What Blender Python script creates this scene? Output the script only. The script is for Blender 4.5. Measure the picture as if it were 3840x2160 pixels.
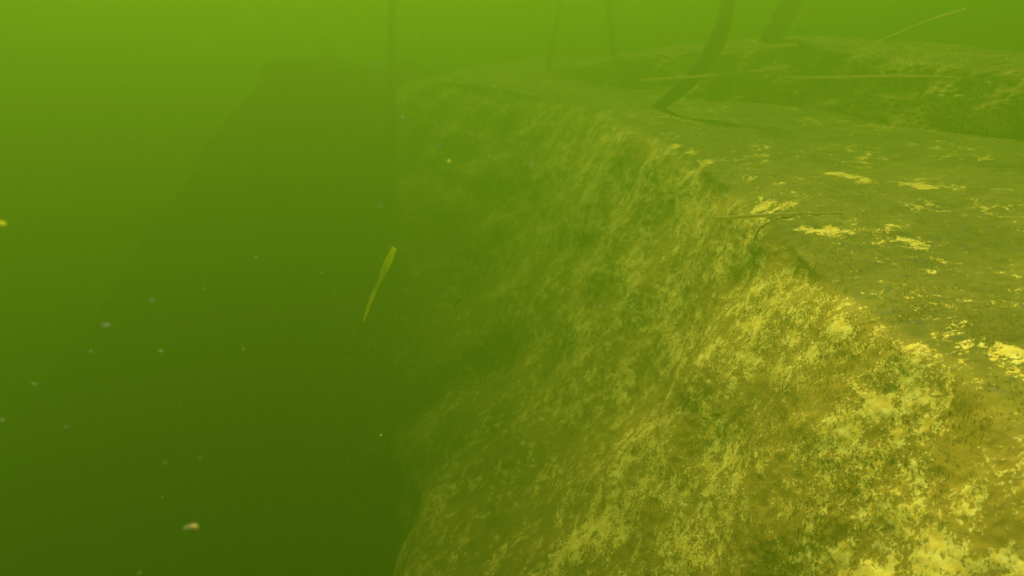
import bpy, math, random
import numpy as np
from mathutils import Vector

# ------------------------------------------------------------------ scene, camera, light
for o in list(bpy.data.objects):
    bpy.data.objects.remove(o)
S = bpy.context.scene
C = S.collection
R = math.radians
random.seed(7)

cam_d = bpy.data.cameras.new('camera')
cam_d.sensor_width = 36.0
F_PX = 667.0
cam_d.lens = 36.0 * F_PX / 1024.0
cam_d.clip_start = 0.02
cam_d.clip_end = 200.0
PITCH = 23.4
cam = bpy.data.objects.new('camera', cam_d)
cam.rotation_euler = (R(90 - PITCH), 0, 0)
C.objects.link(cam)
S.camera = cam
cam_d.dof.use_dof = True
cam_d.dof.focus_distance = 1.45
cam_d.dof.aperture_fstop = 4.8

SUN_EL, SUN_AZ = 58.0, -18.0         # azimuth: degrees clockwise from +Y (straight ahead)
w = bpy.data.worlds.new('World')
S.world = w
w.use_nodes = True
nt = w.node_tree
nt.nodes.clear()
sky = nt.nodes.new('ShaderNodeTexSky')
sky.sky_type = 'NISHITA'
sky.sun_disc = False
sky.sun_elevation = R(SUN_EL)
sky.sun_rotation = R(SUN_AZ)
bg = nt.nodes.new('ShaderNodeBackground')
bg.inputs['Strength'].default_value = 0.10
wo = nt.nodes.new('ShaderNodeOutputWorld')
nt.links.new(sky.outputs[0], bg.inputs[0])
nt.links.new(bg.outputs[0], wo.inputs['Surface'])

sd = bpy.data.lights.new('sun', 'SUN')
sd.energy = 4.5
sd.angle = R(12.0)     # the moving surface spreads the sun's disc
sd.color = (1.0, 0.95, 0.86)
sun = bpy.data.objects.new('sun', sd)
d = Vector((math.sin(R(SUN_AZ)) * math.cos(R(SUN_EL)), math.cos(R(SUN_AZ)) * math.cos(R(SUN_EL)), math.sin(R(SUN_EL))))
sun.rotation_euler = d.to_track_quat('Z', 'Y').to_euler()
sun.location = (0, 0, 6)
C.objects.link(sun)

S.view_settings.view_transform = 'Standard'
S.view_settings.look = 'None'
S.view_settings.gamma = 1.0
S.view_settings.use_curve_mapping = False
S.view_settings.exposure = 1.68
cy = S.cycles
cy.max_bounces = 8
cy.volume_bounces = 3
cy.diffuse_bounces = 2
cy.glossy_bounces = 1
cy.transmission_bounces = 2
cy.use_denoising = True
cy.sample_clamp_indirect = 4.0
cy.caustics_reflective = False
cy.caustics_refractive = False


# ------------------------------------------------------------------ helpers
def tag(o, label=None, cat=None, group=None, kind=None):
    if label: o['label'] = label
    if cat: o['category'] = cat
    if group: o['group'] = group
    if kind: o['kind'] = kind
    return o


def link(name, me, mat, parent=None):
    o = bpy.data.objects.new(name, me)
    if mat: me.materials.append(mat)
    C.objects.link(o)
    if parent: o.parent = parent
    return o


_rs = np.random.RandomState(11)
_P = _rs.permutation(256).astype(np.int64)
_P = np.concatenate([_P, _P, _P])
_G = _rs.normal(size=(256, 3))
_G /= np.linalg.norm(_G, axis=1)[:, None]


def noise(p):
    """3D gradient noise, p (n,3) -> about -0.8..0.8"""
    i = np.floor(p).astype(np.int64)
    f = p - i
    i &= 255
    u = f * f * f * (f * (f * 6 - 15) + 10)
    out = np.zeros(len(p))
    for dx in (0, 1):
        wx = u[:, 0] if dx else 1 - u[:, 0]
        for dy in (0, 1):
            wy = u[:, 1] if dy else 1 - u[:, 1]
            for dz in (0, 1):
                wz = u[:, 2] if dz else 1 - u[:, 2]
                h = _P[_P[_P[i[:, 0] + dx] + ((i[:, 1] + dy) & 255)] + ((i[:, 2] + dz) & 255)]
                g = _G[h & 255]
                out += wx * wy * wz * (g[:, 0] * (f[:, 0] - dx) + g[:, 1] * (f[:, 1] - dy) + g[:, 2] * (f[:, 2] - dz))
    return out * 1.5


def fbm(p, scale, octs, rough=0.5, off=0.0, ridged=False):
    v = np.zeros(len(p)); a = 1.0; q = p * scale + off
    for _ in range(octs):
        n = noise(q)
        v += a * ((0.35 - np.abs(n)) * 2 if ridged else n)
        a *= rough; q = q * 2.03 + 17.3
    return v


def sstep(a, b, x):
    t = np.clip((x - a) / (b - a), 0, 1)
    return t * t * (3 - 2 * t)


def catmull(pts, ts):
    """sample a Catmull-Rom through pts (m,k) at ts in 0..m-1"""
    pts = np.asarray(pts, float)
    m = len(pts)
    i = np.clip(np.floor(ts).astype(int), 0, m - 2)
    f = (ts - i)[:, None]
    g = lambda k: pts[np.clip(k, 0, m - 1)]
    p0, p1, p2, p3 = g(i - 1), g(i), g(i + 1), g(i + 2)
    return 0.5 * (2 * p1 + (p2 - p0) * f + (2 * p0 - 5 * p1 + 4 * p2 - p3) * f ** 2 + (3 * p1 - p0 - 3 * p2 + p3) * f ** 3)


def grid_mesh(name, P):
    """P (ns, nt, 3) -> smooth quad mesh, built fast"""
    ns, nt_, _ = P.shape
    me = bpy.data.meshes.new(name)
    a = (np.arange(ns - 1)[:, None] * nt_ + np.arange(nt_ - 1)[None]).ravel()
    q = np.stack([a, a + 1, a + nt_ + 1, a + nt_], 1).astype(np.int32)
    me.vertices.add(ns * nt_)
    me.vertices.foreach_set('co', P.reshape(-1).astype(np.float32))
    me.loops.add(q.size)
    me.loops.foreach_set('vertex_index', q.ravel())
    me.polygons.add(len(q))
    me.polygons.foreach_set('loop_start', np.arange(0, q.size, 4, dtype=np.int32))
    me.polygons.foreach_set('use_smooth', np.ones(len(q), bool))
    me.update(calc_edges=True)
    return me


def normals(P):
    a = np.gradient(P, axis=0); b = np.gradient(P, axis=1)
    n = np.cross(a, b)
    n /= np.linalg.norm(n, axis=2)[..., None] + 1e-12
    return n


def attr(me, name, v):
    at = me.attributes.new(name, 'FLOAT', 'POINT')
    at.data.foreach_set('value', v.astype(np.float32))


# ------------------------------------------------------------------ materials
def new_mat(name):
    m = bpy.data.materials.new(name)
    m.use_nodes = True
    return m, m.node_tree, m.node_tree.nodes['Principled BSDF']


def N(t, kind, **kw):
    n = t.nodes.new('ShaderNode' + kind)
    for k, v in kw.items():
        if k in n.inputs.keys() if isinstance(k, str) else False:
            n.inputs[k].default_value = v
        else:
            setattr(n, k, v)
    return n


def tex(t, vec, scale, detail=4, rough=0.55, dist=0.0):
    n = t.nodes.new('ShaderNodeTexNoise')
    n.inputs['Scale'].default_value = scale
    n.inputs['Detail'].default_value = detail
    n.inputs['Roughness'].default_value = rough
    n.inputs['Distortion'].default_value = dist
    t.links.new(vec, n.inputs['Vector'])
    return n.outputs[0]


def math_(t, op, a, b=None, c=None, clamp=False):
    n = t.nodes.new('ShaderNodeMath'); n.operation = op; n.use_clamp = clamp
    for i, v in enumerate((a, b, c)):
        if v is None: continue
        if isinstance(v, (int, float)): n.inputs[i].default_value = v
        else: t.links.new(v, n.inputs[i])
    return n.outputs[0]


def mixc(t, f, a, b):
    n = t.nodes.new('ShaderNodeMix'); n.data_type = 'RGBA'
    for s, v in ((0, f), (6, a), (7, b)):
        if isinstance(v, (int, float)): n.inputs[s].default_value = v
        elif isinstance(v, tuple): n.inputs[s].default_value = (*v, 1)
        else: t.links.new(v, n.inputs[s])
    return n.outputs[2]


def smap(t, v, a, b):
    n = t.nodes.new('ShaderNodeMapRange'); n.interpolation_type = 'SMOOTHSTEP'
    n.inputs['From Min'].default_value = a; n.inputs['From Max'].default_value = b
    t.links.new(v, n.inputs['Value'])
    return n.outputs[0]


def rock_material():
    m, t, b = new_mat('algae_covered_granite')
    tc = t.nodes.new('ShaderNodeTexCoord').outputs['Object']
    A = lambda n: (lambda x: (setattr(x, 'attribute_name', n), x.outputs['Fac'])[1])(t.nodes.new('ShaderNodeAttribute'))
    bare, silt = A('bare'), A('silt')
    # algae felt
    big = tex(t, tc, 5.0, 5, 0.6)
    mid = tex(t, tc, 26.0, 6, 0.7, 0.4)
    fine = tex(t, tc, 130.0, 4, 0.65)
    c1 = mixc(t, smap(t, big, 0.36, 0.64), (0.38, 0.23, 0.014), (0.48, 0.295, 0.018))
    c1 = mixc(t, math_(t, 'MULTIPLY', smap(t, mid, 0.36, 0.72), 0.6), c1, (0.58, 0.37, 0.024))
    c1 = mixc(t, math_(t, 'MULTIPLY', smap(t, fine, 0.42, 0.66), 0.30), c1, (0.15, 0.10, 0.018))
    # fine settled silt on the flat tops, with small darker pits
    st = mixc(t, smap(t, big, 0.35, 0.65), (0.18, 0.130, 0.008), (0.26, 0.190, 0.011))
    pit = tex(t, tc, 34.0, 3, 0.5, 0.3)
    st = mixc(t, math_(t, 'MULTIPLY', smap(t, pit, 0.56, 0.72), 0.6), st, (0.085, 0.075, 0.032))
    col = mixc(t, silt, c1, st)
    # bare pale mineral crust: lacy flakes
    fl = tex(t, tc, 26.0, 8, 0.72, 0.35)
    fl2 = tex(t, tc, 130.0, 5, 0.72, 0.5)
    fl3 = tex(t, tc, 7.0, 3, 0.55)
    v = math_(t, 'ADD', math_(t, 'MULTIPLY', fl, 0.55), math_(t, 'MULTIPLY', fl2, 0.45))
    v = math_(t, 'ADD', v, math_(t, 'MULTIPLY', bare, 0.215))
    v = math_(t, 'ADD', v, math_(t, 'MULTIPLY', fl3, 0.30))
    k = smap(t, v, 0.737, 0.744)
    soft = smap(t, v, 0.69, 0.75)
    col = mixc(t, math_(t, 'MULTIPLY', soft, 0.18), col, (0.55, 0.36, 0.04))
    tone = tex(t, tc, 45.0, 5, 0.6)
    pale = mixc(t, smap(t, tone, 0.35, 0.68), (0.90, 0.57, 0.04), (1.0, 0.80, 0.12))
    col = mixc(t, k, col, pale)
    # tiny bright grains of crust among the felt, thickest near the patches
    gr = smap(t, tex(t, tc, 240.0, 2, 0.6, 0.3), 0.575, 0.615)
    near = smap(t, v, 0.655, 0.72)
    col = mixc(t, math_(t, 'MULTIPLY', math_(t, 'MULTIPLY', gr, near), math_(t, 'SUBTRACT', 1.0, silt)), col, (1.0, 0.84, 0.16))
    dk = smap(t, tex(t, tc, 75.0, 4, 0.65, 0.2), 0.60, 0.68)
    col = mixc(t, math_(t, 'MULTIPLY', dk, math_(t, 'MULTIPLY_ADD', silt, -0.22, 0.45)), col, (0.16, 0.11, 0.02))
    t.links.new(col, b.inputs['Base Color'])
    b.inputs['Roughness'].default_value = 0.85
    b.inputs['Specular IOR Level'].default_value = 0.15
    h = math_(t, 'ADD', math_(t, 'MULTIPLY', k, 0.5), math_(t, 'MULTIPLY', mid, 0.7))
    h = math_(t, 'ADD', h, math_(t, 'MULTIPLY', fine, 0.35))
    bp = t.nodes.new('ShaderNodeBump')
    bp.inputs['Strength'].default_value = 0.38
    bp.inputs['Distance'].default_value = 0.006
    t.links.new(h, bp.inputs['Height'])
    t.links.new(bp.outputs[0], b.inputs['Normal'])
    return m


def plain(name, c1, c2, scale=40, rough=0.7, thin=0.0):
    m, t, b = new_mat(name)
    tc = t.nodes.new('ShaderNodeTexCoord').outputs['Object']
    f = smap(t, tex(t, tc, scale, 5, 0.6), 0.35, 0.65)
    t.links.new(mixc(t, f, c1, c2), b.inputs['Base Color'])
    b.inputs['Roughness'].default_value = rough
    b.inputs['Specular IOR Level'].default_value = 0.2
    bp = t.nodes.new('ShaderNodeBump'); bp.inputs['Distance'].default_value = 0.002
    t.links.new(f, bp.inputs['Height']); t.links.new(bp.outputs[0], b.inputs['Normal'])
    if thin:      # light comes through the thin tissue
        tr = t.nodes.new('ShaderNodeBsdfTranslucent')
        tr.inputs['Color'].default_value = (*c2, 1)
        mx = t.nodes.new('ShaderNodeMixShader'); mx.inputs[0].default_value = thin
        t.links.new(b.outputs[0], mx.inputs[1]); t.links.new(tr.outputs[0], mx.inputs[2])
        t.links.new(mx.outputs[0], t.nodes['Material Output'].inputs['Surface'])
    return m


ROCK = rock_material()
STEM = plain('dark_stem', (0.045, 0.042, 0.014), (0.10, 0.09, 0.03), 22)
PALE = plain('pale_dead_reed', (0.60, 0.50, 0.12), (0.80, 0.66, 0.18), 60, thin=0.6)
LEAF = plain('yellow_leaf', (0.80, 0.74, 0.05), (0.95, 0.88, 0.08), 25, thin=0.55)
DARK = plain('shadow_shaft_dark', (0.018, 0.022, 0.022), (0.035, 0.04, 0.04), 3, 0.9)  # near-black, gives the solid standing for the shadow shaft its shade
FLECK = plain('pale_fleck', (0.34, 0.36, 0.12), (0.50, 0.52, 0.20), 300)
FLECK_Y = plain('yellow_fleck', (0.75, 0.62, 0.12), (0.85, 0.50, 0.08), 500)
MUD = plain('lake_mud', (0.05, 0.05, 0.025), (0.09, 0.085, 0.04), 3, 0.95)

# ------------------------------------------------------------------ lake bed
n = 120
gx, gy = np.meshgrid(np.linspace(-30, 30, n), np.linspace(-30, 30, n), indexing='ij')
pp = np.stack([gx, gy, np.zeros_like(gx)], 2).reshape(-1, 3)
gz = -3.6 + 0.25 * fbm(pp, 0.25, 4)
P = np.stack([gx, gy, gz.reshape(n, n)], 2)
tag(link('lake_bed', grid_mesh('lake_bed', P), MUD), kind='structure')

# BUMPS: local swellings (+) and hollows (-) of the rock: centre, radius xyz, amount (m, along the normal)
def bumps(P, Nn, lst):
    for c, r, a in lst:
        d2 = (((P - np.array(c)) / np.array(r)) ** 2).sum(2)
        P = P + Nn * (a * np.exp(-d2))[..., None]
    return P


def grooves(P, Nn, lst):
    for a, b, r, amt in lst:
        a = np.array(a, float); b = np.array(b, float)
        ab = b - a
        t = np.clip(((P - a) @ ab) / (ab @ ab), 0, 1)
        dd = np.linalg.norm(P - (a + t[..., None] * ab), axis=2)
        P = P - Nn * (amt * np.exp(-(dd / r) ** 2))[..., None]
    return P


def blobs(P, lst):
    v = np.zeros(P.shape[:2])
    for x, y, z, r, a in lst:
        if a > 0: v = np.maximum(v, 0.58 * a * np.exp(-(((P - np.array((x, y, z))) / (r * 1.3)) ** 2).sum(2)))
    return v


def thick(P, lst):
    v = np.zeros(P.shape[:2])
    for x, y, z, r, a in lst:
        if a < 0: v = np.minimum(v, a * np.exp(-(((P - np.array((x, y, z))) / r) ** 2).sum(2)))
    return v


def swept_rock(name, crest, prof, s_knots, nt_, round_, disp, bump=(), groove=(), bare=(), bare0=0.0, silt_lo=0.45, silt_hi=0.92, edge=0.05, seed=0.0, bare_flank=0.5):
    """crest: (x,y,z) line; prof: (outward, dz) pairs from the back of the top, over the crest (0,0), down the flank"""
    ts = s_knots
    c = catmull(crest, ts)
    tan = np.gradient(c[:, :2], axis=0)
    # smooth the tangents so the flank does not fold
    for _ in range(60):
        tan[1:-1] = (tan[:-2] + tan[1:-1] * 2 + tan[2:]) / 4
    tan /= np.linalg.norm(tan, axis=1)[:, None]
    out = np.stack([-tan[:, 1], tan[:, 0]], 1)
    prof = np.array(prof, float)
    pt = np.linspace(0, 1, nt_)
    acc = np.concatenate([[0], np.cumsum(prof[1:, 2])]); acc /= acc[-1]
    pi = np.interp(pt, acc, np.arange(len(prof)))
    pr = catmull(prof[:, :2], pi)
    P = np.zeros((len(ts), nt_, 3))
    P[..., :2] = c[:, None, :2] + out[:, None, :] * pr[None, :, :1]
    P[..., 2] = c[:, None, 2] + pr[None, :, 1]
    # wander of the crest line
    cc = np.zeros((len(ts), 3)); cc[:, :2] = c[:, :2]
    wob = 0.05 * fbm(cc, 2.0, 2, 0.5, seed + 3)
    P[..., :2] += out[:, None, :] * wob[:, None, None]
    Nn = normals(P)
    if Nn[..., 2].mean() < 0: Nn = -Nn
    P = bumps(P, Nn, bump)
    P = grooves(P, Nn, groove)
    flat = P.reshape(-1, 3)
    steep = (1 - sstep(0.5, 0.9, Nn[..., 2])).ravel()
    d_ = disp[0] * fbm(flat, 1.6, 3, 0.5, seed) * (0.35 + 0.65 * steep)
    d_ += disp[1] * fbm(flat, 7.0, 4, 0.55, seed + 9) * (0.25 + 0.75 * steep)
    d_ += disp[2] * fbm(flat, 38.0, 4, 0.6, seed + 5, True) * (0.12 + 0.88 * steep)
    # dimpled silt on the tops
    d_ += (1 - steep) * 0.006 * fbm(flat, 22.0, 3, 0.5, seed + 31)
    P = (flat + Nn.reshape(-1, 3) * d_[:, None]).reshape(P.shape)
    me = grid_mesh(name, P)
    N2 = Nn
    sl = sstep(silt_lo, silt_hi, N2[..., 2] + 0.10 * fbm(flat, 6, 3, 0.5, seed + 2).reshape(P.shape[:2]))
    b = blobs(P, bare)
    b = np.maximum(b, bare0) * (1 - sl * 0.9) + blobs(P, [q for q in bare if len(q) == 5 and q[4] > 1.0]) * sl
    b = b + thick(P, bare)
    attr(me, 'silt', sl.ravel())
    attr(me, 'bare', np.clip(b, -0.4, 1.2).ravel())
    return link(name, me, ROCK), P


# ------------------------------------------------------------------ the big slab on the right
crest = [(0.80, -2.6, -0.55), (0.76, -1.2, -0.52), (0.72, -0.2, -0.50), (0.70, 0.45, -0.50), (0.69, 0.82, -0.50), (0.67, 1.03, -0.50), (0.67, 1.58, -0.50),
         (0.61, 2.6, -0.50), (0.25, 3.9, -0.50), (-0.69, 4.6, -0.50), (-1.5, 4.9, -1.1), (-2.4, 5.2, -2.4)]
# parameter samples: dense where near the camera
kn = np.array([0, 1, 2, 3, 4, 5, 6, 7, 8, 9, 10, 11.0])
wt = np.array([40, 50, 70, 130, 110, 170, 190, 150, 70, 30, 15])
sk = np.concatenate([np.linspace(kn[i], kn[i + 1], int(wt[i] * 0.95), endpoint=False) for i in range(11)] + [[11.0]])
prof = [(-4.2, -0.25, 0), (-2.6, -0.02, 4), (-1.5, 0.02, 6), (-0.8, 0.015, 10), (-0.35, 0.01, 9), (-0.12, 0.003, 6), (-0.04, -0.012, 5), (0.02, -0.05, 5), (0.10, -0.20, 9),
        (0.22, -0.42, 12), (0.36, -0.68, 12), (0.60, -1.0, 11), (0.92, -1.32, 10), (1.08, -1.6, 7), (1.15, -2.0, 6), (1.2, -2.6, 4), (1.5, -3.6, 3)]
# (x, y, z, radius, amount): where the felt has come off the stone, or (negative) lies thick
BARE = [
    (0.624, 0.720, -0.626, 0.035, 1.10), (0.649, 0.709, -0.577, 0.018, 1.00), (0.593, 0.667, -0.681, 0.040, 1.20), (0.624, 0.631, -0.644, 0.028, 1.20),
    (0.617, 0.673, -0.635, 0.026, 1.10), (0.571, 0.680, -0.721, 0.035, 1.20), (0.542, 0.754, -0.799, 0.033, 1.10), (0.522, 0.803, -0.819, 0.032, 0.90),
    (0.450, 0.909, -0.943, 0.033, 0.80), (0.396, 1.073, -1.054, 0.034, 0.70), (0.386, 1.212, -1.055, 0.037, 0.70), (0.465, 1.234, -0.904, 0.036, 0.70),
    (0.642, 0.680, -0.592, 0.021, 1.00), (0.612, 0.870, -0.638, 0.022, 0.90), (0.604, 0.934, -0.614, 0.026, 1.10), (0.505, 0.980, -0.784, 0.025, 0.70),
    (0.602, 1.093, -0.557, 0.026, 1.00), (0.574, 1.125, -0.616, 0.023, 0.90), (0.662, 0.858, -0.556, 0.018, 0.90), (0.269, 1.277, -1.237, 0.040, 0.80),
    (0.129, 1.358, -1.386, 0.038, 0.80), (0.030, 2.049, -1.502, 0.059, 0.70), (0.199, 1.703, -1.363, 0.050, 0.70), (0.298, 1.923, -1.246, 0.054, 0.70),
    (0.695, 0.811, -0.517, 0.014, 0.90), (0.638, 0.865, -0.596, 0.022, 0.80),
    (0.614, 1.083, -0.504, 0.036, 0.75), (0.586, 1.003, -0.526, 0.051, 0.90), (0.587, 0.939, -0.551, 0.041, 0.95), (0.628, 0.893, -0.560, 0.044, 0.95),
    (0.650, 0.885, -0.540, 0.023, 0.80), (0.668, 0.880, -0.503, 0.018, 0.70), (0.490, 1.313, -0.791, 0.057, 0.65), (0.484, 1.208, -0.777, 0.047, 0.70),
    (0.475, 1.416, -0.798, 0.036, 0.55), (0.540, 0.988, -0.596, 0.043, 0.70), (0.479, 1.003, -0.694, 0.022, 0.60), (0.433, 1.710, -1.097, 0.054, 0.60),
    (0.337, 1.507, -1.082, 0.068, 0.60), (0.439, 1.041, -0.784, 0.023, 0.60), (0.530, 0.902, -0.671, 0.020, 0.60), (0.623, 0.795, -0.598, 0.029, 0.80),
    (0.606, 0.827, -0.645, 0.021, 0.70), (0.495, 0.833, -0.782, 0.032, 0.70), (0.543, 0.830, -0.740, 0.028, 0.70), (0.582, 0.773, -0.697, 0.037, 0.85),
    (0.580, 0.719, -0.691, 0.035, 0.85), (0.570, 0.771, -0.778, 0.037, 0.80), (0.480, 0.860, -0.860, 0.024, 0.65), (0.618, 0.668, -0.609, 0.021, 0.70),
    (0.297, 1.273, -1.075, 0.048, 0.60), (0.278, 1.297, -1.169, 0.050, 0.60), (0.193, 1.295, -1.281, 0.046, 0.60), (0.500, 2.065, -0.901, 0.054, 0.60),
    (0.400, 2.265, -0.988, 0.074, 0.60), (0.240, 2.602, -1.173, 0.051, 0.55), (-0.064, 3.224, -1.465, 0.053, 0.50), (0.006, 3.463, -1.317, 0.078, 0.55),
    (0.176, 2.633, -1.302, 0.044, 0.50), (0.587, 2.470, -0.606, 0.034, 0.60), (0.556, 2.254, -0.781, 0.043, 0.50), (0.628, 1.633, -0.566, 0.031, 0.50),
    (0.529, 1.783, -0.810, 0.035, 0.60), (0.282, 2.182, -1.195, 0.045, 0.50), (0.112, 2.205, -1.415, 0.054, 0.50), (0.084, 1.780, -1.536, 0.047, 0.50),
    (-0.499, 2.651, -2.339, 0.040, 0.70), (-0.049, 1.659, -1.641, 0.039, 0.50), (0.540, 2.846, -0.506, 0.030, 0.70), (1.006, 2.050, -0.497, 0.031, 1.20),
    (1.034, 2.007, -0.499, 0.031, 1.20), (1.045, 1.933, -0.489, 0.024, 1.20), (1.149, 1.896, -0.492, 0.026, 1.20), (1.164, 1.851, -0.492, 0.023, 1.20),
    (0.672, 1.736, -0.502, 0.021, 1.10), (0.701, 1.706, -0.486, 0.021, 1.20), (0.718, 1.533, -0.506, 0.022, 1.20), (0.748, 1.511, -0.508, 0.029, 1.20),
    (0.889, 1.427, -0.502, 0.018, 1.20), (0.897, 1.400, -0.504, 0.020, 1.20), (0.761, 0.890, -0.479, 0.018, 1.30), (0.726, 0.829, -0.483, 0.020, 1.30),
    (0.654, 2.445, -0.522, 0.022, 1.10), (0.681, 2.304, -0.509, 0.024, 1.10), (0.624, 2.540, -0.515, 0.023, 1.10), (0.899, 1.507, -0.490, 0.012, 1.20),
    (0.496, 1.093, -0.641, 0.038, -0.40), (0.419, 1.845, -1.068, 0.063, -0.30), (0.494, 0.990, -0.645, 0.035, -0.40), (0.394, 1.334, -0.949, 0.043, -0.30),
    (0.416, 0.978, -0.873, 0.084, -0.35), (0.652, 0.784, -0.557, 0.042, -0.30), (0.522, 0.871, -0.703, 0.029, -0.30), (0.634, 0.764, -0.611, 0.037, -0.30),
    (0.561, 1.872, -0.687, 0.060, -0.30), (0.518, 2.702, -0.560, 0.073, -0.40)]
BARE_BACK = [
    (1.439, 3.061, -0.481, 0.018, 0.90), (1.632, 2.860, -0.458, 0.029, 0.70), (1.729, 2.638, -0.385, 0.031, 0.60), (1.783, 2.527, -0.427, 0.052, 0.80),
    (1.556, 2.498, -0.481, 0.037, 0.50), (1.319, 3.243, -0.473, 0.024, 0.50), (1.701, 2.256, -0.468, 0.034, 0.80), (1.554, 3.089, -0.363, 0.027, 0.60)]
slab, slabP = swept_rock('submerged_slab', crest, prof, sk, 640, 0, (0.07, 0.008, 0.0012), bare=BARE, bare0=0.30, groove=[((-0.66, 3.1, -2.1), (-0.08, 2.8, -1.58), 0.14, 0.12)])
tag(slab, 'big submerged rock with a flat silt covered top and a steep flank flecked with pale yellow patches', 'rock')

# ------------------------------------------------------------------ the rock standing behind the slab
crest2 = [(4.6, 2.2, -0.30), (3.0, 2.25, -0.26), (2.2, 2.35, -0.24), (1.8, 2.7, -0.23), (1.62, 3.1, -0.22), (1.38, 3.5, -0.20), (0.9, 4.0, -0.26), (0.35, 4.5, -0.40), (-0.5, 5.2, -0.75)]
sk2 = np.linspace(0, 8, 420)
prof2 = [(-3.0, -0.35, 0), (-1.2, -0.06, 4), (-0.5, 0.0, 8), (-0.12, 0.01, 7), (-0.02, -0.005, 4), (0.03, -0.05, 5), (0.06, -0.15, 8), (0.11, -0.27, 8), (0.2, -0.5, 6), (0.3, -0.8, 3)]
back, backP = swept_rock('submerged_rock', crest2, prof2, sk2, 300, 0, (0.05, 0.03, 0.005), bare=BARE_BACK, bare0=0.1, seed=50)
tag(back, 'darker rock with a low steep face rising behind the flat silt covered slab', 'rock')

# ------------------------------------------------------------------ algae felt: short soft filaments on the rocks
def fuzz(parent, P, lo, hi, n, size, seed):
    rs = np.random.RandomState(seed)
    a = P[lo[0]:hi[0], lo[1]:hi[1]]
    Nn = normals(a)
    if Nn[..., 2].mean() < 0: Nn = -Nn
    i = rs.randint(0, a.shape[0] - 1, n); j = rs.randint(0, a.shape[1] - 1, n)
    u = rs.rand(n, 1); v = rs.rand(n, 1)
    p = a[i, j] * (1 - u) * (1 - v) + a[i + 1, j] * u * (1 - v) + a[i, j + 1] * (1 - u) * v + a[i + 1, j + 1] * u * v
    keep = (fbm(p, 9.0, 3, 0.6, seed) > -0.15) & (blobs(p[:, None], BARE)[:, 0] < 0.25 + 0.2 * rs.rand(n))
    p, i, j = p[keep], i[keep], j[keep]; n = len(p)
    nn = Nn[i, j] + rs.normal(0, 0.55, (n, 3)) + np.array((0, 0, 0.25))
    nn /= np.linalg.norm(nn, axis=1)[:, None]
    w = np.cross(nn, rs.normal(size=(n, 3))); w /= np.linalg.norm(w, axis=1)[:, None]
    L = size * (0.4 + rs.rand(n, 1) ** 2)
    b = rs.normal(0, 0.35, (n, 3)) * L
    v4 = np.stack([p - w * L * 0.16, p + w * L * 0.16, p + nn * L * 0.6 + w * L * 0.13, p + nn * L * 0.6 - w * L * 0.13, p + nn * L + b], 1)
    me = bpy.data.meshes.new('algae_felt')
    base = np.arange(n)[:, None] * 5
    q = base + np.array([0, 1, 2, 3]); t3 = base + np.array([3, 2, 4])
    lv = np.concatenate([q, t3], 1).ravel().astype(np.int32)
    me.vertices.add(n * 5); me.vertices.foreach_set('co', v4.reshape(-1).astype(np.float32))
    me.loops.add(len(lv)); me.loops.foreach_set('vertex_index', lv)
    me.polygons.add(2 * n)
    st = (np.arange(n)[:, None] * 7 + np.array([0, 4])).ravel().astype(np.int32)
    me.polygons.foreach_set('loop_start', st)
    me.update(calc_edges=True)
    o = link('algae_felt', me, FELT, parent)
    o['kind'] = 'stuff'
    return o


FELT = plain('algae_felt', (0.34, 0.22, 0.02), (0.50, 0.33, 0.03), 9, 0.95, thin=0.5)
fuzz(slab, slabP, (215, 140), (760, 560), 110000, 0.0042, 3)
fuzz(back, backP, (80, 40), (400, 260), 25000, 0.010, 4)

# ------------------------------------------------------------------ stems, twigs, leaf
def ray(px, py, dist):
    """a point at that distance along the y axis, seen at a pixel of the 1024 x 576 frame"""
    x = (px - 512) / F_PX; v = (288 - py) / F_PX
    p = R(PITCH)
    q = np.array((x, math.cos(p) + v * math.sin(p), -math.sin(p) + v * math.cos(p)))
    return q * (dist / q[1])


def tube(pts, rad, nseg=28, nr=10, flat=1.0, rough=0.2, seed=0.0):
    pts = np.asarray(pts, float)
    ts = np.linspace(0, len(pts) - 1, nseg)
    c = catmull(pts, ts)
    r = np.interp(ts, np.linspace(0, len(pts) - 1, len(rad)), rad)
    r = r * (1 + rough * fbm(c, 14.0, 2, 0.5, seed))
    tg = np.gradient(c, axis=0); tg /= np.linalg.norm(tg, axis=1)[:, None]
    up = np.array((0, 1, 0.13))
    a = np.cross(tg, up); a /= np.linalg.norm(a, axis=1)[:, None]
    b = np.cross(a, tg)
    an = np.linspace(0, 2 * math.pi, nr, endpoint=False)
    v = c[:, None] + r[:, None, None] * (a[:, None] * np.cos(an)[None, :, None] + flat * b[:, None] * np.sin(an)[None, :, None])
    verts = [tuple(x) for x in v.reshape(-1, 3)]
    faces = []
    for i in range(nseg - 1):
        for j in range(nr):
            k = (j + 1) % nr
            faces.append((i * nr + j, i * nr + k, (i + 1) * nr + k, (i + 1) * nr + j))
    faces.append(tuple(range(nr))[::-1]); faces.append(tuple((nseg - 1) * nr + j for j in range(nr)))
    return verts, faces


def tube_obj(name, pts, rad, mat, **kw):
    vs, fs = tube(pts, rad, **kw)
    me = bpy.data.meshes.new(name); me.from_pydata(vs, [], fs)
    for p in me.polygons: p.use_smooth = True
    return link(name, me, mat)


# ------------------------------------------------------------------ dark solid shaped to imitate a shadow shaft in the water at the left
def lerp(a, b, t):
    return a * (1 - t)[:, None] + b * t[:, None]


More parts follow.
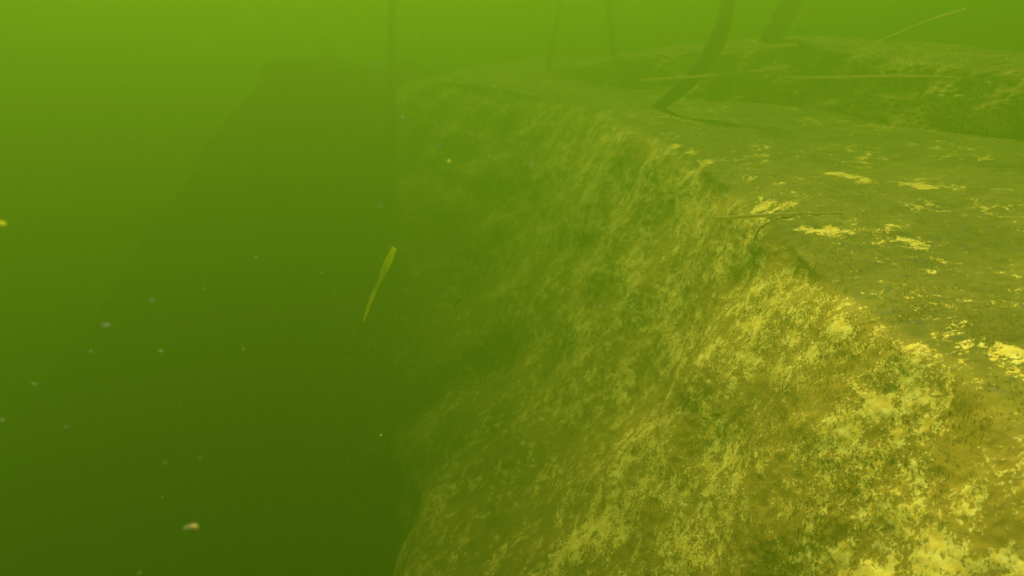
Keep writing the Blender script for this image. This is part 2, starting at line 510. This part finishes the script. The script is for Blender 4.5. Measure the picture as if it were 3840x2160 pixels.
nv, nu = 110, 90
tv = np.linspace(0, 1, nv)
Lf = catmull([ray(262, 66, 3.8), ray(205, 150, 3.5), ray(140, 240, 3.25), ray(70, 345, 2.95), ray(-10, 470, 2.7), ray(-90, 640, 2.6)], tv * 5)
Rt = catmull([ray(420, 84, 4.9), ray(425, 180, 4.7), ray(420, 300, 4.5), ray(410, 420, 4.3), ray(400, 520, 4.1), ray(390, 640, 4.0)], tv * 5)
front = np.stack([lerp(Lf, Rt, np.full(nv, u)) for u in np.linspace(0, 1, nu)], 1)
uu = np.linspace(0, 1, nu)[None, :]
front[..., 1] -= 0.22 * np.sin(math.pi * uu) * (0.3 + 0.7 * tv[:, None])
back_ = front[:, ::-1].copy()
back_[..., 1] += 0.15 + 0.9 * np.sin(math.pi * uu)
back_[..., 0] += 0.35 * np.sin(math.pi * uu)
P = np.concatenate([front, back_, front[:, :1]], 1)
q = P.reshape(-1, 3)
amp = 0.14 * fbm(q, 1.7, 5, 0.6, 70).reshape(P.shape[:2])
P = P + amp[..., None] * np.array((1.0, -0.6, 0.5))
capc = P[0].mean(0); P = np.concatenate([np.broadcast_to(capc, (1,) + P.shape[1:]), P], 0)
tag(link('shadow_shaft_shape', grid_mesh('shadow_shaft_shape', P), DARK), 'large dark solid imitating a leaning shaft of shadow in the deep water at the left, its edge a dim diagonal', 'rock')

G_ST = 'dark stems rising through the water'
# (points as pixel, pixel, distance), radii
o = tube_obj('stem', [ray(376, 330, 4.41), ray(385, 240, 4.18), ray(390, 150, 3.95), ray(391, 60, 3.84), ray(393, -40, 3.79), ray(394, -160, 3.73)], [0.032, 0.029, 0.026, 0.022, 0.022, 0.02], STEM)
tag(o, 'tall thin stem rising straight up left of the big rock, leftmost of the stems', 'stem', G_ST)
o = tube_obj('stem', [ray(545, 105, 4.86), ray(550, 60, 4.75), ray(560, 0, 4.63), ray(572, -90, 4.52)], [0.02, 0.018, 0.016], STEM)
tag(o, 'very faint stem just left of the thin stem over the rock', 'stem', G_ST)
o = tube_obj('stem', [ray(613, 82, 4.41), ray(613, 50, 4.35), ray(609, 10, 4.29), ray(606, -30, 4.24), ray(602, -110, 4.18)], [0.024, 0.022, 0.02], STEM)
tag(o, 'thin slightly kinked stem, second from the left of the clear ones', 'stem', G_ST)
o = tube_obj('stem', [ray(652, 110, 3.42), ray(672, 96, 3.22), ray(693, 76, 3.16), ray(712, 50, 3.11), ray(723, 25, 3.05), ray(729, -5, 3.05), ray(735, -60, 3.05), ray(738, -120, 3.05)], [0.020, 0.034, 0.036, 0.033, 0.031, 0.030], STEM)
tag(o, 'thick dark stem curving down to the left onto the silt covered slab', 'stem', G_ST)
o = tube_obj('stem', [ray(764, 52, 3.73), ray(771, 38, 3.67), ray(782, 18, 3.62), ray(795, -8, 3.56), ray(812, -50, 3.50), ray(830, -110, 3.45)], [0.05, 0.055, 0.05, 0.048], STEM)
tag(o, 'broad blurred stem leaning right behind the top of the back rock, rightmost', 'stem', G_ST)

o = tube_obj('dead_reed', [ray(716, 218.5, 1.66), ray(750, 216.3, 1.66), ray(784, 214.5, 1.645), ray(842, 213.5, 1.602)], [0.0050, 0.0050, 0.0046, 0.0030], PALE, rough=0.06)
tag(o, 'straight pale reed sticking out over the edge of the slab, blunt end to the left', 'reed stalk')
o = tube_obj('dead_reed', [ray(640, 80, 3.15), ray(690, 77, 3.05), ray(735, 73, 2.95), ray(790, 66, 2.8)], [0.004, 0.007, 0.006, 0.004], PALE)
tag(o, 'long thin pale reed lying in front of the back rock behind the curved stem', 'reed stalk')
o = tube_obj('dead_reed', [ray(722, 54, 3.3), ray(752, 47.5, 3.3), ray(798, 44.5, 3.25)], [0.004, 0.007, 0.007], PALE)
tag(o, 'short pale reed lying along the highest edge of the back rock', 'reed stalk')
o = tube_obj('dead_reed', [ray(790, 78, 2.7), ray(850, 77, 2.55), ray(905, 76, 2.4), ray(962, 77.5, 2.3)], [0.0035, 0.005, 0.0045, 0.003], PALE)
tag(o, 'thin pale reed crossing the right part of the back rock', 'reed stalk')
o = tube_obj('dead_reed', [ray(868, 46, 2.6), ray(900, 32, 2.5), ray(935, 18, 2.4), ray(966, 9, 2.35)], [0.0018, 0.002, 0.003, 0.003], PALE)
tag(o, 'faint reed floating slanted in open water at the upper right', 'reed stalk')

# yellow leaf hanging beside the flank
def leaf(name, pts, wid, mat, thick=0.0012):
    c = catmull(np.array(pts), np.linspace(0, len(pts) - 1, 24))
    ww = np.interp(np.linspace(0, 1, 24), np.linspace(0, 1, len(wid)), wid)
    tg = np.gradient(c, axis=0); tg /= np.linalg.norm(tg, axis=1)[:, None]
    side = np.cross(tg, (0.2, 1, 0.1)); side /= np.linalg.norm(side, axis=1)[:, None]
    nn = np.cross(side, tg)
    vs = []; fs = []
    for i in range(24):
        for k, u in enumerate((-1, -0.5, 0, 0.5, 1)):
            for sgn in (1, -1):
                vs.append(tuple(c[i] + side[i] * ww[i] * u * (1 + 0.1 * math.sin(i * 1.7)) + nn[i] * (ww[i] * 0.35 * abs(u) + sgn * thick)))
    for i in range(23):
        for k in range(4):
            a = i * 10 + k * 2; b = a + 10
            fs.append((a, a + 2, b + 2, b)); fs.append((a + 1, b + 1, b + 3, a + 3))
        for k in (0, 8):
            a = i * 10 + k; fs.append((a, a + 10, a + 11, a + 1))
    me = bpy.data.meshes.new(name); me.from_pydata(vs, [], fs)
    for p in me.polygons: p.use_smooth = True
    return link(name, me, mat)


o = leaf('drifting_leaf', [ray(394, 248, 1.95), ray(387, 264, 1.97), ray(380, 280, 1.95), ray(371, 300, 1.93), ray(363, 323, 1.95)], [0.007, 0.011, 0.012, 0.008, 0.005, 0.007, 0.005, 0.001], LEAF)
tag(o, 'narrow yellow green leaf hanging slanted in the water left of the big rock', 'leaf')

# ------------------------------------------------------------------ drifting flecks, close to the lens
def fleck(px, py, dist, size, mat, label, squash=(1.0, 0.6, 0.5), rz=0.0):
    rs = np.random.RandomState(int(px * 7 + py))
    a, b = np.meshgrid(np.linspace(0, 2 * math.pi, 12, endpoint=False), np.linspace(0.25, math.pi - 0.25, 6), indexing='ij')
    D = np.stack([np.sin(b) * np.cos(a), np.sin(b) * np.sin(a), np.cos(b)], 2).reshape(-1, 3)
    r = 1 + 0.5 * fbm(D, 1.8, 2, 0.6, px)
    V = D * r[:, None] * np.array(squash) * size
    fs = [(i * 6 + j, ((i + 1) % 12) * 6 + j, ((i + 1) % 12) * 6 + j + 1, i * 6 + j + 1) for i in range(12) for j in range(5)]
    fs.append(tuple(i * 6 for i in range(12))[::-1]); fs.append(tuple(i * 6 + 5 for i in range(12)))
    me = bpy.data.meshes.new('drifting_fleck'); me.from_pydata([tuple(x) for x in V], [], fs)
    o = link('drifting_fleck', me, mat)
    o.location = ray(px, py, dist); o.rotation_euler = (0.2, rz, 0)
    tag(o, label, 'fleck', 'flecks drifting in the water')


fleck(193, 527, 0.34, 0.0026, FLECK_Y, 'bright yellow orange fleck near the bottom left, largest of the drifting flecks', (1.3, .7, .8))
fleck(186, 527.5, 0.32, 0.0012, FLECK, 'dull trailing fleck touching the left side of the large yellow orange fleck', (1.5, .6, .6))
fleck(106, 325, 0.40, 0.0019, FLECK, 'wide flat pale fleck at the left, lit among dark water', (1.6, .5, .4))
fleck(152, 301, 0.42, 0.0014, FLECK, 'small pale fleck to the upper right of the wide flat one', (1.3, .5, .5))
fleck(161, 351, 0.46, 0.0014, FLECK, 'pale fleck below the small one and right of the wide flat one', (1.2, .6, .5))
fleck(66, 427, 0.42, 0.0016, FLECK, 'pale slanted fleck in the dark water at the lower left', (1.3, .6, .6), -0.5)
fleck(34, 384, 0.44, 0.0012, FLECK, 'faint thin fleck near the left edge above the slanted one', (1.4, .5, .4))
fleck(2, 420, 0.40, 0.0016, FLECK, 'fleck cut by the left edge of the picture, lower of two')
fleck(1.5, 223, 0.42, 0.0020, LEAF, 'yellow green fleck cut by the left edge of the picture, upper of two', (1.4, .6, .6))
fleck(243.5, 349, 0.55, 0.0011, FLECK, 'tiny sharp fleck alone in mid green water, left of the yellow leaf')
fleck(449, 161, 0.60, 0.0014, LEAF, 'round yellow green fleck above the flank, right of the tall thin stem', (1, .8, .9))
fleck(256, 257, 0.50, 0.0013, FLECK, 'faint fleck in the green water below the top of the dim shadow shape')
fleck(90, 351, 0.45, 0.0012, FLECK, 'faint fleck just below the wide flat one')
fleck(139, 573, 0.40, 0.0014, FLECK_Y, 'fleck at the bottom edge below left of the large yellow one', (1.3, .5, .6), -0.5)
fleck(381, 435, 0.9, 0.0022, LEAF, 'small yellow green fleck beside the lower left end of the flank')

# ------------------------------------------------------------------ fine silt hanging in the water
rs = np.random.RandomState(5)
vs = []; fs = []
for _ in range(1600):
    dist = 0.35 + 2.2 * rs.rand() ** 0.8
    c = ray(rs.uniform(-60, 1080), rs.uniform(-40, 620), dist)
    r = (0.00025 + 0.0012 * rs.rand() ** 4) * (0.6 + dist * 0.5)
    R3 = rs.normal(size=(3, 3)); R3, _q = np.linalg.qr(R3)
    k0 = len(vs)
    for dv in ((1.6, 0, 0), (-1.6, 0, 0), (0, 1, 0), (0, -1, 0), (0, 0, .7), (0, 0, -.7)):
        vs.append(tuple(c + R3 @ (np.array(dv) * r)))
    for a, b in ((0, 2), (2, 1), (1, 3), (3, 0)):
        fs.append((k0 + a, k0 + b, k0 + 4)); fs.append((k0 + b, k0 + a, k0 + 5))
me = bpy.data.meshes.new('suspended_silt'); me.from_pydata(vs, [], fs)
tag(link('suspended_silt', me, FLECK), 'fine pale silt grains hanging everywhere in the water', kind='stuff')

# ------------------------------------------------------------------ the murky water
SURF = 0.56
me = bpy.data.meshes.new('haze')
X, Y0, Y1, Z0, Z1 = 32, -32, 32, -5.0, SURF
vs = [(-X, Y0, Z0), (X, Y0, Z0), (X, Y1, Z0), (-X, Y1, Z0), (-X, Y0, Z1), (X, Y0, Z1), (X, Y1, Z1), (-X, Y1, Z1)]
me.from_pydata(vs, [], [(0, 3, 2, 1), (4, 5, 6, 7), (0, 1, 5, 4), (1, 2, 6, 5), (2, 3, 7, 6), (3, 0, 4, 7)])
m = bpy.data.materials.new('murky_green_water'); m.use_nodes = True
t = m.node_tree; t.nodes.clear()
vol = t.nodes.new('ShaderNodeVolumePrincipled')
vol.inputs['Color'].default_value = (0.085, 0.155, 0.005, 1)
vol.inputs['Absorption Color'].default_value = (0.152, 0.200, 0.09, 1)
vol.inputs['Density'].default_value = 1.04
vol.inputs['Anisotropy'].default_value = 0.4
mo = t.nodes.new('ShaderNodeOutputMaterial')
t.links.new(vol.outputs[0], mo.inputs['Volume'])
hz = link('haze', me, m)
tag(hz, 'murky yellow green lake water filling the whole view', kind='stuff')
